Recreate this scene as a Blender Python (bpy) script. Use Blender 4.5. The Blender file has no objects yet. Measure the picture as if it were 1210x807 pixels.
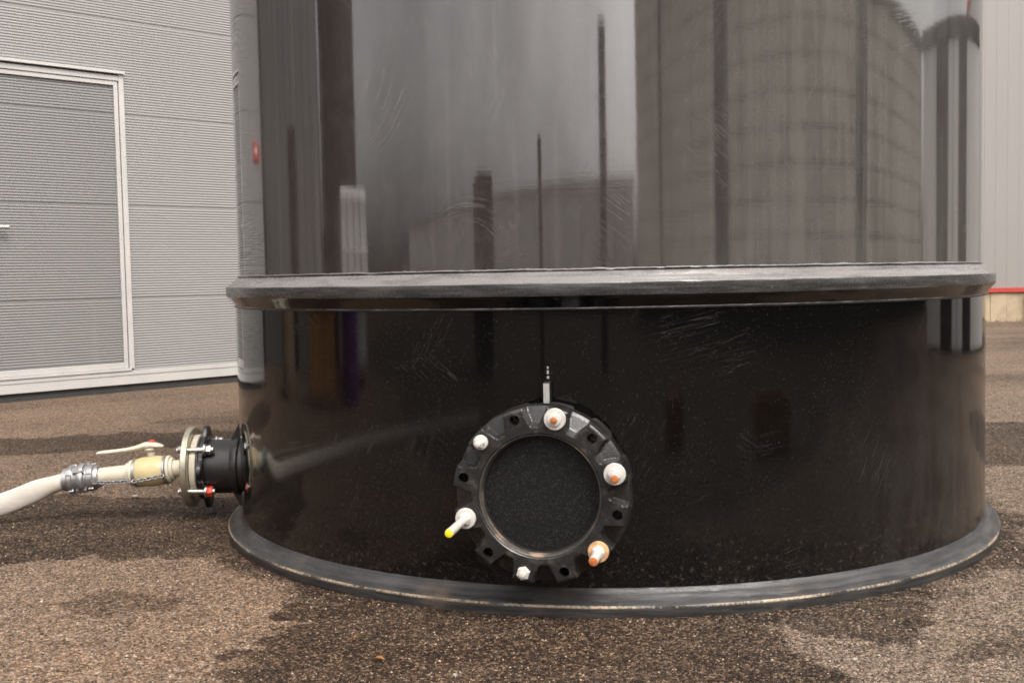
import bpy, bmesh, math, random
from mathutils import Vector, Matrix, noise
R = math.radians
scene = bpy.context.scene
C = scene.collection

# ---------------------------------------------------------------- camera, sky, sun, exposure
cd = bpy.data.cameras.new('camera'); cam = bpy.data.objects.new('camera', cd); C.objects.link(cam)
PITCH, ROLL, F = .0599, -.0191, 1300.0
fw = Vector((0, math.cos(PITCH), -math.sin(PITCH))); up = Vector((0, math.sin(PITCH), math.cos(PITCH))); rt = Vector((1, 0, 0))
r2 = rt*math.cos(ROLL)+up*math.sin(ROLL); u2 = -rt*math.sin(ROLL)+up*math.cos(ROLL)
m3 = Matrix((r2, u2, -fw)).transposed()
cam.matrix_world = Matrix.Translation((0, 0, .9601)) @ m3.to_4x4()
cd.sensor_fit = 'HORIZONTAL'; cd.sensor_width = 36; cd.lens = 36*F/1210
cd.clip_start = .05; cd.clip_end = 2000
scene.camera = cam

SUN_EL, SUN_AZ = R(56), R(150)          # azimuth measured clockwise from +y
w = bpy.data.worlds.new('World'); scene.world = w; w.use_nodes = True
nt = w.node_tree; nt.nodes.clear()
sky = nt.nodes.new('ShaderNodeTexSky'); sky.sky_type = 'NISHITA'; sky.sun_disc = False
sky.sun_elevation = SUN_EL; sky.sun_rotation = SUN_AZ
sky.air_density = 1.0; sky.dust_density = 6.0; sky.ozone_density = 1.0
hs = nt.nodes.new('ShaderNodeHueSaturation'); hs.inputs['Saturation'].default_value = .10
bgn = nt.nodes.new('ShaderNodeBackground'); bgn.inputs['Strength'].default_value = .15
wo = nt.nodes.new('ShaderNodeOutputWorld')
tcw = nt.nodes.new('ShaderNodeTexCoord'); cn = nt.nodes.new('ShaderNodeTexNoise'); cn.inputs['Scale'].default_value = 3.2; cn.inputs['Detail'].default_value = 6
crw = nt.nodes.new('ShaderNodeValToRGB'); crw.color_ramp.elements[0].position = .36; crw.color_ramp.elements[0].color = (.79, .758, .74, 1); crw.color_ramp.elements[1].position = .66; crw.color_ramp.elements[1].color = (1.24, 1.19, 1.155, 1)
mxw = nt.nodes.new('ShaderNodeMix'); mxw.data_type = 'RGBA'; mxw.blend_type = 'MULTIPLY'; mxw.inputs[0].default_value = 1
nt.links.new(tcw.outputs['Generated'], cn.inputs['Vector']); nt.links.new(cn.outputs[0], crw.inputs[0])
nt.links.new(sky.outputs[0], hs.inputs['Color']); nt.links.new(hs.outputs[0], mxw.inputs[6]); nt.links.new(crw.outputs[0], mxw.inputs[7]); nt.links.new(mxw.outputs[2], bgn.inputs[0]); nt.links.new(bgn.outputs[0], wo.inputs[0])
sd = bpy.data.lights.new('sun', 'SUN'); sd.energy = 0.6; sd.angle = R(14); sd.color = (1, .95, .88)
so = bpy.data.objects.new('sun', sd); C.objects.link(so)
sdir = Vector((math.sin(SUN_AZ)*math.cos(SUN_EL), math.cos(SUN_AZ)*math.cos(SUN_EL), math.sin(SUN_EL)))
so.rotation_euler = sdir.to_track_quat('Z', 'Y').to_euler(); so.location = (0, 0, 20)
scene.view_settings.view_transform = 'Standard'; scene.view_settings.look = 'None'
scene.view_settings.exposure = 1.3; scene.view_settings.gamma = 1.0; scene.view_settings.use_curve_mapping = False
scene.render.engine = 'CYCLES'
scene.cycles.max_bounces = 8; scene.cycles.filter_width = 1.75

# ---------------------------------------------------------------- material helpers
class NT:
    def __init__(s, name):
        s.m = bpy.data.materials.new(name); s.m.use_nodes = True
        s.t = s.m.node_tree; s.b = s.t.nodes['Principled BSDF']
    def n(s, typ, **kw):
        x = s.t.nodes.new('ShaderNode'+typ)
        for k, v in kw.items(): setattr(x, k, v)
        return x
    def l(s, a, b): s.t.links.new(a, b)
    def val(s, sock, v):
        if hasattr(v, 'is_linked') or isinstance(v, bpy.types.NodeSocket): s.l(v, sock)
        else: sock.default_value = v
    def math(s, op, a, b=None, c=None, clamp=False):
        x = s.n('Math', operation=op); x.use_clamp = clamp
        s.val(x.inputs[0], a)
        if b is not None: s.val(x.inputs[1], b)
        if c is not None: s.val(x.inputs[2], c)
        return x.outputs[0]
    def noise(s, vec, scale, detail=3, rough=.55, dist=0):
        x = s.n('TexNoise'); s.l(vec, x.inputs['Vector']); x.inputs['Scale'].default_value = scale
        x.inputs['Detail'].default_value = detail; x.inputs['Roughness'].default_value = rough; x.inputs['Distortion'].default_value = dist
        return x
    def vor(s, vec, scale, feature='F1', rnd=1):
        x = s.n('TexVoronoi', feature=feature); s.l(vec, x.inputs['Vector']); x.inputs['Scale'].default_value = scale
        x.inputs['Randomness'].default_value = rnd
        return x
    def ramp(s, fac, stops, interp='LINEAR'):
        x = s.n('ValToRGB'); x.color_ramp.interpolation = interp
        e = x.color_ramp.elements
        while len(e) < len(stops): e.new(.5)
        for i, (p, c) in enumerate(stops):
            e[i].position = p; e[i].color = (c, c, c, 1) if not hasattr(c, '__len__') else (*c, 1)
        s.l(fac, x.inputs[0]); return x.outputs[0]
    def mapr(s, v, a, b, c=0, d=1, smooth=True):
        x = s.n('MapRange'); x.interpolation_type = 'SMOOTHSTEP' if smooth else 'LINEAR'
        s.val(x.inputs[0], v)
        for i, q in enumerate((a, b, c, d)): x.inputs[i+1].default_value = q
        return x.outputs[0]
    def mix(s, f, a, b, blend='MIX'):
        x = s.n('Mix', data_type='RGBA', blend_type=blend)
        s.val(x.inputs[0], f)
        for k, v in ((6, a), (7, b)):
            if isinstance(v, bpy.types.NodeSocket): s.l(v, x.inputs[k])
            else: x.inputs[k].default_value = (*v, 1)
        return x.outputs[2]
    def bump(s, h, strength=.3, dist=.01, normal=None):
        x = s.n('Bump'); x.inputs['Strength'].default_value = strength; x.inputs['Distance'].default_value = dist
        s.l(h, x.inputs['Height'])
        if normal is not None: s.l(normal, x.inputs['Normal'])
        return x.outputs[0]
    def scalev(s, vec, v):
        x = s.n('Mapping'); s.l(vec, x.inputs[0]); x.inputs['Scale'].default_value = v; return x.outputs[0]
    def obj(s): return s.n('TexCoord').outputs['Object']
    def pos(s): return s.n('NewGeometry').outputs['Position']
    def base(s, c): s.val(s.b.inputs['Base Color'], c if isinstance(c, bpy.types.NodeSocket) else (*c, 1))

def simple(name, col, rough=.5, metal=0, var=.25, scale=12, bump=.05, spec=.5, dirt=None):
    """plain paint/plastic/metal with uneven tone, uneven gloss and a slight surface relief"""
    k = NT(name); v = k.pos()
    n1 = k.noise(v, scale, 5, .6).outputs[0]; n2 = k.noise(v, scale*9, 3).outputs[0]
    f = k.mapr(n1, .3, .7, 1-var, 1+var*.5, False)
    rgb = k.n('RGB'); rgb.outputs[0].default_value = (*col, 1)
    x = k.n('Vector' + 'Math', operation='SCALE'); k.l(rgb.outputs[0], x.inputs[0]); k.l(f, x.inputs['Scale'])
    c = x.outputs[0]
    if dirt is not None: c = k.mix(k.mapr(n1, .52, .72, 0, dirt[1]), c, dirt[0])
    k.base(c); k.b.inputs['Metallic'].default_value = metal
    k.b.inputs['Specular IOR Level'].default_value = spec
    k.l(k.mapr(n2, .3, .7, max(.03, rough-.1), rough+.1, False), k.b.inputs['Roughness'])
    if bump: k.l(k.bump(n2, bump, .004), k.b.inputs['Normal'])
    return k.m

# ---------------------------------------------------------------- object helpers
def props(o, label=None, cat=None, group=None, kind=None):
    for k, v in (('label', label), ('category', cat), ('group', group), ('kind', kind)):
        if v: o[k] = v
    return o
def mesh_obj(name, bm, mats, parent=None, smooth=None):
    me = bpy.data.meshes.new(name); bm.normal_update(); bm.to_mesh(me); bm.free()
    for m in (mats if isinstance(mats, (list, tuple)) else [mats]): me.materials.append(m)
    o = bpy.data.objects.new(name, me); C.objects.link(o)
    if parent: o.parent = parent
    if smooth is not None:
        for p in me.polygons: p.use_smooth = True
        me.set_sharp_from_angle(angle=R(smooth))
    return o
def empty(name, loc=(0, 0, 0)):
    o = bpy.data.objects.new(name, None); C.objects.link(o); o.location = loc; o.empty_display_size = .1
    return o
def local(o_parent, M=None):
    return M
def box(bm, x0, x1, y0, y1, z0, z1, M=None, mi=0, bev=0):
    vs = [bm.verts.new((x, y, z)) for x in (x0, x1) for y in (y0, y1) for z in (z0, z1)]
    fs = []
    for q in ((0, 1, 3, 2), (4, 6, 7, 5), (0, 4, 5, 1), (2, 3, 7, 6), (0, 2, 6, 4), (1, 5, 7, 3)):
        f = bm.faces.new([vs[i] for i in q]); f.material_index = mi; fs.append(f)
    if bev:
        es = list({e for f in fs for e in f.edges})
        r = bmesh.ops.bevel(bm, geom=es, offset=bev, segments=2, affect='EDGES', profile=.6)
        vs = list({v for f in r['faces'] for v in f.verts} | {v for v in vs if v.is_valid})
        for f in r['faces']: f.material_index = mi
    if M is not None:
        for v in vs:
            if v.is_valid: v.co = M @ v.co
    return vs
def lathe(bm, prof, seg=64, M=None, mi=0, jit=None, close=False, cap0=False, cap1=False):
    """revolve (r, z) about z"""
    rings = []
    for i, (r, z) in enumerate(prof):
        ring = []
        for k in range(seg):
            a = 2*math.pi*k/seg; rr, zz = r, z
            if jit: dr, dz = jit(i, a, r, z); rr += dr; zz += dz
            p = Vector((rr*math.cos(a), rr*math.sin(a), zz))
            ring.append(bm.verts.new(M @ p if M is not None else p))
        rings.append(ring)
    pairs = list(zip(rings[:-1], rings[1:]))
    if close: pairs.append((rings[-1], rings[0]))
    for j, (a, b) in enumerate(pairs):
        for k in range(seg):
            f = bm.faces.new((a[k], a[(k+1) % seg], b[(k+1) % seg], b[k]))
            f.material_index = mi[j] if isinstance(mi, (list, tuple)) else mi
    def cap(ring, flip, i):
        f = bm.faces.new(ring[::-1] if flip else ring); f.material_index = i
    if cap0: cap(rings[0], True, mi[0] if isinstance(mi, (list, tuple)) else mi)
    if cap1: cap(rings[-1], False, mi[-1] if isinstance(mi, (list, tuple)) else mi)
    return rings
def axis_M(p, d, roll_up=Vector((0, 0, 1))):
    """frame at p whose z runs along d"""
    d = Vector(d).normalized(); x = roll_up.cross(d)
    if x.length < 1e-4: x = Vector((1, 0, 0))
    x.normalize(); y = d.cross(x)
    return Matrix.Translation(p) @ Matrix((x, y, d)).transposed().to_4x4()
def rod(bm, p, q, r, seg=16, mi=0, bev=.0, r1=None):
    p, q = Vector(p), Vector(q); L = (q-p).length; M = axis_M(p, q-p); r1 = r if r1 is None else r1
    pr = [(r-bev, 0), (r, bev), (r1, L-bev), (r1-bev, L)] if bev else [(r, 0), (r1, L)]
    lathe(bm, pr, seg, M, mi, cap0=True, cap1=True)
def hexnut(bm, p, d, r, h, mi=0, rot=0):
    M = axis_M(p, d) @ Matrix.Rotation(rot, 4, 'Z')
    lathe(bm, [(r*.9, 0), (r, h*.12), (r, h*.82), (r*.88, h)], 6, M, mi, cap0=True, cap1=True)
def sweep(bm, pts, ra, rb, seg=16, mi=0, flat_axis=Vector((0, 0, 1)), cap=True):
    """elliptic tube along pts; rb along flat_axis, ra sideways; ra/rb may be lists"""
    rings = []
    n = len(pts)
    for i, p in enumerate(pts):
        t = (pts[min(i+1, n-1)]-pts[max(i-1, 0)]).normalized()
        s = t.cross(flat_axis).normalized(); u = s.cross(t).normalized()
        a = ra[i] if hasattr(ra, '__len__') else ra; b = rb[i] if hasattr(rb, '__len__') else rb
        rings.append([bm.verts.new(p + s*(a*math.cos(2*math.pi*k/seg)) + u*(b*math.sin(2*math.pi*k/seg))) for k in range(seg)])
    for a, b in zip(rings[:-1], rings[1:]):
        for k in range(seg):
            f = bm.faces.new((a[k], a[(k+1) % seg], b[(k+1) % seg], b[k])); f.material_index = mi
    if cap:
        bm.faces.new(rings[0][::-1]).material_index = mi; bm.faces.new(rings[-1]).material_index = mi
def catmull(P, n=10):
    P = [Vector(p) for p in P]; Q = [P[0]*2-P[1]]+P+[P[-1]*2-P[-2]]; out = []
    for i in range(1, len(Q)-2):
        a, b, c, d = Q[i-1:i+3]
        for k in range(n):
            t = k/n
            out.append(.5*((2*b)+(c-a)*t+(2*a-5*b+4*c-d)*t*t+(3*b-a-3*c+d)*t**3))
    out.append(P[-1]); return out

# ---------------------------------------------------------------- ground
def stain_shade_mask(k, p):
    """damp patches, contact shade at the tank foot, dark ground added behind the camera: centre, half-axes, rotation, strength"""
    warp = k.noise(p, 2.4, 5, .6); warp2 = k.noise(p, 10, 4, .65)
    def disp(v, nz, amt):
        a = k.n('VectorMath', operation='SUBTRACT'); k.l(nz.outputs['Color'], a.inputs[0]); a.inputs[1].default_value = (.5, .5, .5)
        b = k.n('VectorMath', operation='MULTIPLY_ADD'); k.l(a.outputs[0], b.inputs[0]); b.inputs[1].default_value = (amt, amt, 0); k.l(v, b.inputs[2])
        return b.outputs[0]
    q = disp(disp(p, warp, .55), warp2, .16)
    blobs = [(-2.5, 6.65, 1.0, .38, 10, .9), (-3.9, 6.4, 1.1, .65, -4, .85), (-1.3, 6.75, .7, .22, -14, .6), (-1.9, 7.6, .6, .2, 10, .4), (-1.75, 4.36, 1.35, .56, -6, 1), (-.95, 4.35, .7, .55, 0, .95),
             (.02, 2.45, .74, .9, 2, .92), (-.12, 3.0, .62, .5, 20, .95), (.37, 4.52, 1.60, 1.60, 0, 1), (-.86, 3.2, .14, .05, 15, -1),  # tank-centred round patch: contact shade painted round its foot
             (-1.2, 3.28, .2, .10, -8, .55), (3.1, 6.0, 1.5, .75, 8, .9), (.95, 3.02, .27, .2, 25, .85), (1.25, 2.75, .16, .08, 25, .6),
             (4.6, 9.4, 2.2, .35, 0, .5), (-3.6, 9.0, 2.0, .35, 40, .3), (0, -1.3, 7, 3.3, 0, .96), (9, 1, 4, 3, 20, .6), (8, -8.5, 14, 10, 0, .96), (-9, -8, 9, 9, 0, .9)]  # wide patches behind the camera: added to darken the lower shell's reflection
    acc = None
    for x, y, a, b, rot, st in blobs:
        mp = k.n('Mapping', vector_type='TEXTURE'); k.l(q, mp.inputs[0])
        mp.inputs['Location'].default_value = (x, y, 0); mp.inputs['Rotation'].default_value = (0, 0, R(rot)); mp.inputs['Scale'].default_value = (a, b, 1e3)
        ln = k.n('VectorMath', operation='LENGTH'); k.l(mp.outputs[0], ln.inputs[0])
        mk = k.mapr(ln.outputs['Value'], .96, 1.03, abs(st), 0)
        if st < 0: acc = k.math('MULTIPLY', acc, k.math('SUBTRACT', 1.0, mk))
        else: acc = mk if acc is None else k.math('MAXIMUM', acc, mk)
    far = k.mapr(k.noise(k.scalev(p, (.12, .45, 1)), 1.4, 5, .6).outputs[0], .47, .62)
    dist = k.n('VectorMath', operation='LENGTH'); k.l(p, dist.inputs[0])
    acc = k.math('MAXIMUM', acc, k.math('MULTIPLY', far, k.mapr(dist.outputs['Value'], 8, 12, 0, .6)))
    acc = k.math('MULTIPLY', acc, k.mapr(k.noise(k.scalev(p, (.6, 1, 1)), 3.4, 5, .65).outputs[0], .34, .58, .80, 1))
    blot = k.mapr(k.noise(p, 6, 5, .65).outputs[0], .56, .70, 0, .45)       # small patchy damp
    return k.math('MAXIMUM', acc, blot)
def ground_material():
    k = NT('weathered_asphalt'); p = k.pos(); acc = stain_shade_mask(k, p)
    vA = k.vor(p, 175); vB = k.vor(p, 90); vC = k.vor(p, 360)
    sep = k.n('SeparateColor'); k.l(vA.outputs['Color'], sep.inputs[0])
    sepB = k.n('SeparateColor'); k.l(vB.outputs['Color'], sepB.inputs[0])
    g = k.math('ADD', k.math('MULTIPLY', sep.outputs[0], .68), k.math('MULTIPLY', sepB.outputs[1], .32))
    light = k.ramp(g, [(.10, (.020, .0145, .011)), (.28, (.108, .083, .065)), (.58, (.196, .154, .123)), (.88, (.46, .385, .32))])
    dark = k.ramp(g, [(.14, (.0025, .0016, .0011)), (.42, (.0185, .012, .0080)), (.66, (.052, .035, .0245)), (.88, (.25, .19, .135))])
    tone = k.noise(p, .9, 6, .6).outputs[0]
    c = k.mix(acc, light, dark)
    sx = k.n('SeparateXYZ'); k.l(p, sx.inputs[0])
    warm = k.math('MULTIPLY', k.mapr(sx.outputs[0], .9, .1), k.mapr(sx.outputs[0], -2.2, -.6, .35, 1))
    c = k.mix(k.math('MULTIPLY', warm, .6), c, k.mix(1.0, c, (1.12, .90, .70), 'MULTIPLY'))
    c = k.mix(1.0, c, k.ramp(tone, [(.3, (.80, .78, .77)), (.7, (1.16, 1.13, 1.08))]), 'MULTIPLY')
    c = k.mix(1.0, c, (.99, .915, .835), 'MULTIPLY')
    k.base(c)
    k.l(k.mapr(acc, 0, 1, .88, .62, False), k.b.inputs['Roughness'])
    k.b.inputs['Specular IOR Level'].default_value = .25
    h = k.math('ADD', k.math('MULTIPLY', vA.outputs['Distance'], -1.0), k.math('ADD', k.math('MULTIPLY', vB.outputs['Distance'], -1.2), k.math('MULTIPLY', vC.outputs['Distance'], -.4)))
    h2 = k.noise(p, 14, 4).outputs[0]
    nb = k.bump(h2, .4, .02)
    k.l(k.bump(h, 1.0, .009, nb), k.b.inputs['Normal'])
    return k.m
bm = bmesh.new()
N = 60
def gx(i):
    t = (i/N*2-1); return math.copysign(abs(t)**3*140+abs(t)*8, t)
gv = [[bm.verts.new((gx(i), gx(j)+4, 0)) for j in range(N+1)] for i in range(N+1)]
for i in range(N):
    for j in range(N): bm.faces.new((gv[i][j], gv[i+1][j], gv[i+1][j+1], gv[i][j+1]))
props(mesh_obj('ground', bm, ground_material()), kind='structure')

def on_free_ground(x, y, m=.0):
    return math.hypot(x-.3668, y-4.5248) > 1.53+m
rng = random.Random(7)
def stone(bm, x, y, s, mi=0, flat=.6):
    M = Matrix.Translation((x, y, s*flat*.35)) @ Matrix.Rotation(rng.uniform(0, 6.28), 4, 'Z') @ Matrix.Rotation(rng.uniform(-.5, .5), 4, 'X')
    vs = []
    for d in ((1, 0, 0), (-.9, .1, 0), (.1, .8, 0), (0, -.85, 0), (.1, .1, flat), (0, 0, -flat)):
        vs.append(bm.verts.new(M @ Vector([c*s*rng.uniform(.7, 1.25) for c in d])))
    for a, b, c in ((0, 2, 4), (2, 1, 4), (1, 3, 4), (3, 0, 4), (2, 0, 5), (1, 2, 5), (3, 1, 5), (0, 3, 5)):
        bm.faces.new((vs[a], vs[b], vs[c])).material_index = mi
def gravel_material():
    k = NT('loose_gravel'); g = k.n('NewGeometry'); acc = stain_shade_mask(k, g.outputs['Position']); r = g.outputs['Random Per Island']
    li = k.ramp(r, [(0, (.03, .023, .018)), (.25, (.115, .09, .071)), (.7, (.20, .162, .132)), (.97, (.31, .26, .215)), (1, (.44, .39, .33))])
    da = k.ramp(r, [(0, (.006, .004, .003)), (.4, (.022, .0145, .0098)), (.75, (.05, .034, .023)), (.93, (.17, .122, .083)), (1, (.42, .33, .24))])
    k.base(k.mix(acc, li, da)); k.b.inputs['Roughness'].default_value = .85; k.b.inputs['Specular IOR Level'].default_value = .25
    return k.m
bm = bmesh.new()
cnt = 0
while cnt < 60000:
    y = 2.35+abs(rng.gauss(0, 1))*2.0 if rng.random() < .75 else rng.uniform(2.4, 9.5)
    x = rng.uniform(-.53, .53)*y+0
    if not on_free_ground(x, y, .004): continue
    if y - 8.93 > (x+4.18)*.955-.25: continue
    s = min(.0062, .0019*math.exp(abs(rng.gauss(0, .40))))
    stone(bm, x, y, s*(1+.10*(y-2.5))); cnt += 1
for i in range(900):      # grit that has collected against the foot of the tank
    a = rng.uniform(-math.pi, .2); r = 1.535+abs(rng.gauss(0, .02)); stone(bm, .3668+r*math.cos(a), 4.5248+r*math.sin(a), rng.uniform(.002, .005))
props(mesh_obj('gravel', bm, gravel_material()), 'loose brown and beige grit scattered over the asphalt yard', 'gravel', kind='stuff')

mp = simple('white_stone', (.30, .265, .22), .8, var=.3, scale=80)
for (x, y, s, lab) in ((-1.699, 4.875, .013, 'white pebble lying on dark asphalt below the beige valve'), (-.152, 2.6, .006, 'pale pebble on the asphalt in front of the tank foot, near the bottom edge'),
                  (.828, 2.653, .007, 'pale pebble on grey asphalt to the right of the tank front')):
    bm = bmesh.new(); r = bmesh.ops.create_icosphere(bm, subdivisions=2, radius=s)
    for v in bm.verts: v.co = Vector((v.co.x*1.2, v.co.y*.9, v.co.z*.65)) * (1+.35*noise.noise(v.co*90+Vector((x, y, 0))*7))
    o = mesh_obj('pebble', bm, mp, smooth=50); o.location = (x, y, s*.5)
    props(o, lab, 'pebble')
ml = simple('dry_leaf', (.30, .125, .035), .7, var=.4, scale=60)
for (x, y, L, rz, lab) in ((-.348, 2.705, .028, 2.9, 'small orange dry leaf on dark asphalt in front of the tank'), (-.43, 2.87, .012, .6, 'tiny rust red leaf fragment beside the larger orange leaf')):
    bm = bmesh.new(); n = 8; rows = []
    for i in range(n+1):
        t = i/n; wd = .26*L*math.sin(math.pi*min(1, t*.96+.02))**.8; zc = .006*math.sin(t*3)+.002
        rows.append([bm.verts.new((L*(t-.5), s*wd, zc+(.004 if s else 0))) for s in (-1, 0, 1)])
    for a, b in zip(rows[:-1], rows[1:]):
        for k in (0, 1): bm.faces.new((a[k], b[k], b[k+1], a[k+1]))
    o = mesh_obj('leaf', bm, ml, smooth=60); o.location = (x, y, .003); o.rotation_euler = (0, 0, rz)
    sm = o.modifiers.new('thickness', 'SOLIDIFY'); sm.thickness = .0006
    props(o, lab, 'leaf')

# ---------------------------------------------------------------- ribbed metal building on the left
def clad_material(name, col, rough=.38, metal=.0):
    k = NT(name); p = k.pos(); n = k.noise(k.scalev(p, (1, 1, .35)), 1.1, 5, .6).outputs[0]; n2 = k.noise(p, 35, 3).outputs[0]
    c = k.mix(k.mapr(n, .35, .7, 0, .28), col, tuple(x*.86 for x in col))
    z = k.n('SeparateXYZ'); k.l(p, z.inputs[0])
    streak = k.noise(k.scalev(p, (9, 9, .25)), 1.0, 4).outputs[0]
    c = k.mix(k.math('MULTIPLY', k.mapr(streak, .52, .75), k.mapr(z.outputs[2], 1.2, 0, 0, .35)), c, (.25, .22, .18))
    k.base(c); k.l(k.mapr(n2, .3, .7, rough-.06, rough+.1, False), k.b.inputs['Roughness'])
    k.b.inputs['Metallic'].default_value = metal
    return k.m
m_clad = clad_material('grey_cladding', (.222, .217, .211)); m_leaf_panel = clad_material('door_cladding', (.162, .16, .154), .42)
m_flash = simple('white_flashing', (.43, .42, .405), .35, var=.10, scale=3, bump=.02, dirt=((.45, .41, .36), .35))
m_dark = simple('shadow_rubber', (.03, .028, .026), .7)
m_steel = simple('bright_steel', (.62, .61, .58), .28, 1, var=.2, scale=30)
WA = Vector((-4.183, 8.929, 0)); WD = Vector((.723, .691, 0)).normalized(); WN = Vector((WD.y, -WD.x, 0))   # WN faces the yard
WM = Matrix((WD, -WN, Vector((0, 0, 1)))).transposed().to_4x4(); WM.translation = WA      # local x along wall, y INTO the wall, z up
bld = empty('metal_building', WA); bld.matrix_world = WM
props(bld, 'grey metal building with fine horizontal ribs and a white framed door, left of the tank', 'building')
def ribbed(bm, s0, s1, z0, z1, y0=0, pitch=.0232, joints=(), amp=.0040, mi=0):
    z = .18+math.ceil((z0-.18)/pitch-1e-6)*pitch; pr = [(z0, amp)] if z > z0+1e-4 else []
    while z < z1:
        j = any(abs(z-q) < pitch*.5 for q in joints)
        if j: pr += [(z+pitch*.02, amp), (z+pitch*.2, .003), (z+pitch*.6, .003), (z+pitch*.7, .0065), (z+pitch*.93, .0065)]
        else: pr += [(z+pitch*q_/8, amp*(.5+.5*math.cos(2*math.pi*q_/8))) for q_ in range(8)]
        z += pitch
    pr = [(a, b) for a, b in pr if a <= z1]
    xs = [s0+(s1-s0)*i/6 for i in range(7)]
    cols = [[bm.verts.new((x, y0+b, a)) for a, b in pr] for x in xs]
    for a, b in zip(cols[:-1], cols[1:]):
        for k in range(len(pr)-1):
            f = bm.faces.new((a[k], b[k], b[k+1], a[k+1])); f.material_index = mi
    # closing edge towards the ground and back
DZ0, DZ1, DS0, DS1 = .205, 2.77, -.17, 1.145
JO = [3.215, 2.415, 1.615, .815, 4.015]
bm = bmesh.new()
ribbed(bm, -2.42, DS0, .18, 5.4, joints=JO); ribbed(bm, DS1, 6.4, .18, 5.4, joints=JO)
ribbed(bm, DS0, DS1, DZ1, 5.4, joints=JO)
mesh_obj('wall', bm, m_clad, bld)
bm = bmesh.new(); box(bm, -2.42, 6.4, .03, 7, .0, 5.38); mesh_obj('building_core', bm, m_clad, bld)
bm = bmesh.new(); box(bm, -2.47, 6.45, -.06, 7.1, 5.4, 5.62, bev=.01); mesh_obj('roof', bm, m_flash, bld)
bm = bmesh.new(); box(bm, -2.66, -2.422, -.012, .1, .18, 5.4, bev=.004); mesh_obj('corner_trim', bm, m_dark, bld)
bm = bmesh.new(); box(bm, -2.42, 6.4, -.016, .028, .068, .186, bev=.003)
box(bm, -2.42, 6.4, -.021, -.0165, .150, .186, bev=.001)
mesh_obj('base_trim', bm, m_flash, bld)
bm = bmesh.new(); box(bm, -2.42, 6.4, -.004, .026, -.01, .03); box(bm, -2.42, 6.4, .006, .026, .03, .068); mesh_obj('base_gap', bm, m_dark, bld)
# door
bm = bmesh.new(); ribbed(bm, DS0+.085, DS1-.085, DZ0+.06, DZ1-.07, y0=.004, joints=JO)
box(bm, DS0+.05, DS1-.05, .022, .028, DZ0, DZ1-.02)
door = mesh_obj('door', bm, m_leaf_panel, bld)
bm = bmesh.new()     # fixed frame
box(bm, DS1-.046, DS1, -.022, .03, DZ0, DZ1, bev=.003); box(bm, DS0, DS0+.046, -.022, .03, DZ0, DZ1, bev=.003)
box(bm, DS0-.01, DS1+.006, -.045, .03, DZ1-.004, DZ1+.020, bev=.003)
box(bm, DS0+.0465, DS1-.0465, -.020, .03, DZ1-.062, DZ1-.018, bev=.003)
for i in range(9):
    zz = .32+i*.29
    lathe(bm, [(.004, 0), (.004, .003), (.002, .004)], 8, axis_M((DS1-.012, -.022, zz), (0, -1, 0)), 0, cap1=True)
mesh_obj('door_frame', bm, m_flash, door)
bm = bmesh.new()     # frame of the leaf
a0, a1, b0, b1 = DS0+.052, DS1-.052, DZ0+.004, DZ1-.066
box(bm, a1-.036, a1, -.012, .02, b0, b1, bev=.003); box(bm, a0, a0+.036, -.012, .02, b0, b1, bev=.003)
box(bm, a0+.0365, a1-.0365, -.011, .02, b1-.036, b1, bev=.003); box(bm, a0+.0365, a1-.0365, -.011, .02, b0, b0+.052, bev=.003)
box(bm, DS0, DS1-.03, -.03, .0, DZ0-.018, DZ0+.002, bev=.003)
for i in range(10):
    zz = .3+i*.26
    lathe(bm, [(.004, 0), (.004, .003), (.002, .004)], 8, axis_M((a1-.018, -.012, zz), (0, -1, 0)), 0, cap1=True)
mesh_obj('leaf_frame', bm, m_flash, door)
bm = bmesh.new()     # lever handle
rod(bm, (.0, .004, 1.43), (.0, -.05, 1.43), .010, 12, bev=.002); rod(bm, (-.012, -.05, 1.43), (.118, -.055, 1.43), .0125, 14, bev=.004)
box(bm, -.02, .02, -.004, .004, 1.33, 1.48, bev=.003)
mesh_obj('handle', bm, m_flash, door)
# red sign further along the wall, seen mirrored in the tank
m_red = simple('red_sign_paint', (.55, .03, .02), .35, var=.1); m_white = simple('white_sign_paint', (.8, .8, .78), .4, var=.05)
sg = empty('wall_sign', WM @ Vector((-1.94, -.01, 2.1))); sg.matrix_world = WM @ Matrix.Translation((-1.94, -.01, 2.08))
props(sg, 'small red sign on the ribbed grey wall, mirrored at the left tank edge', 'sign')
bm = bmesh.new(); box(bm, -.28, .28, -.006, .004, -.08, .08, bev=.002); mesh_obj('panel', bm, m_red, sg)
bm = bmesh.new(); box(bm, -.12, .12, -.009, -.0065, -.02, .03)
mesh_obj('symbol', bm, m_white, sg)

# ---------------------------------------------------------------- pale building on the right
rb = empty('panel_building', (8.6, 19.11, 0)); props(rb, 'pale grey panelled building with red base trim, right of the tank', 'building')
m_pale = clad_material('pale_cladding', (.24, .229, .218), .45)
m_redtrim = simple('red_trim', (.40, .055, .042), .4, var=.12)
m_conc = simple('cream_concrete', (.40, .32, .215), .85, var=.3, scale=5, bump=.2, dirt=((.28, .22, .16), .5))
def rel(o, x, y): return x-o.location.x, y-o.location.y
bm = bmesh.new()
x = -1.6
while x < 14:
    box(bm, x, x+.1988, -.0, .2, .585, 7.2, bev=.0014); x += .2
mesh_obj('wall', bm, m_pale, rb)
bm = bmesh.new(); box(bm, -1.6, 14, .201, 9, .0, 7.2); mesh_obj('building_core', bm, m_pale, rb)
bm = bmesh.new(); box(bm, -1.68, -1.602, -.03, .3, .59, 7.2, bev=.005); mesh_obj('corner_trim', bm, m_redtrim, rb)
bm = bmesh.new(); box(bm, -1.7, 14, -.05, .15, .505, .583, bev=.006); mesh_obj('base_trim', bm, m_redtrim, rb)
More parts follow.
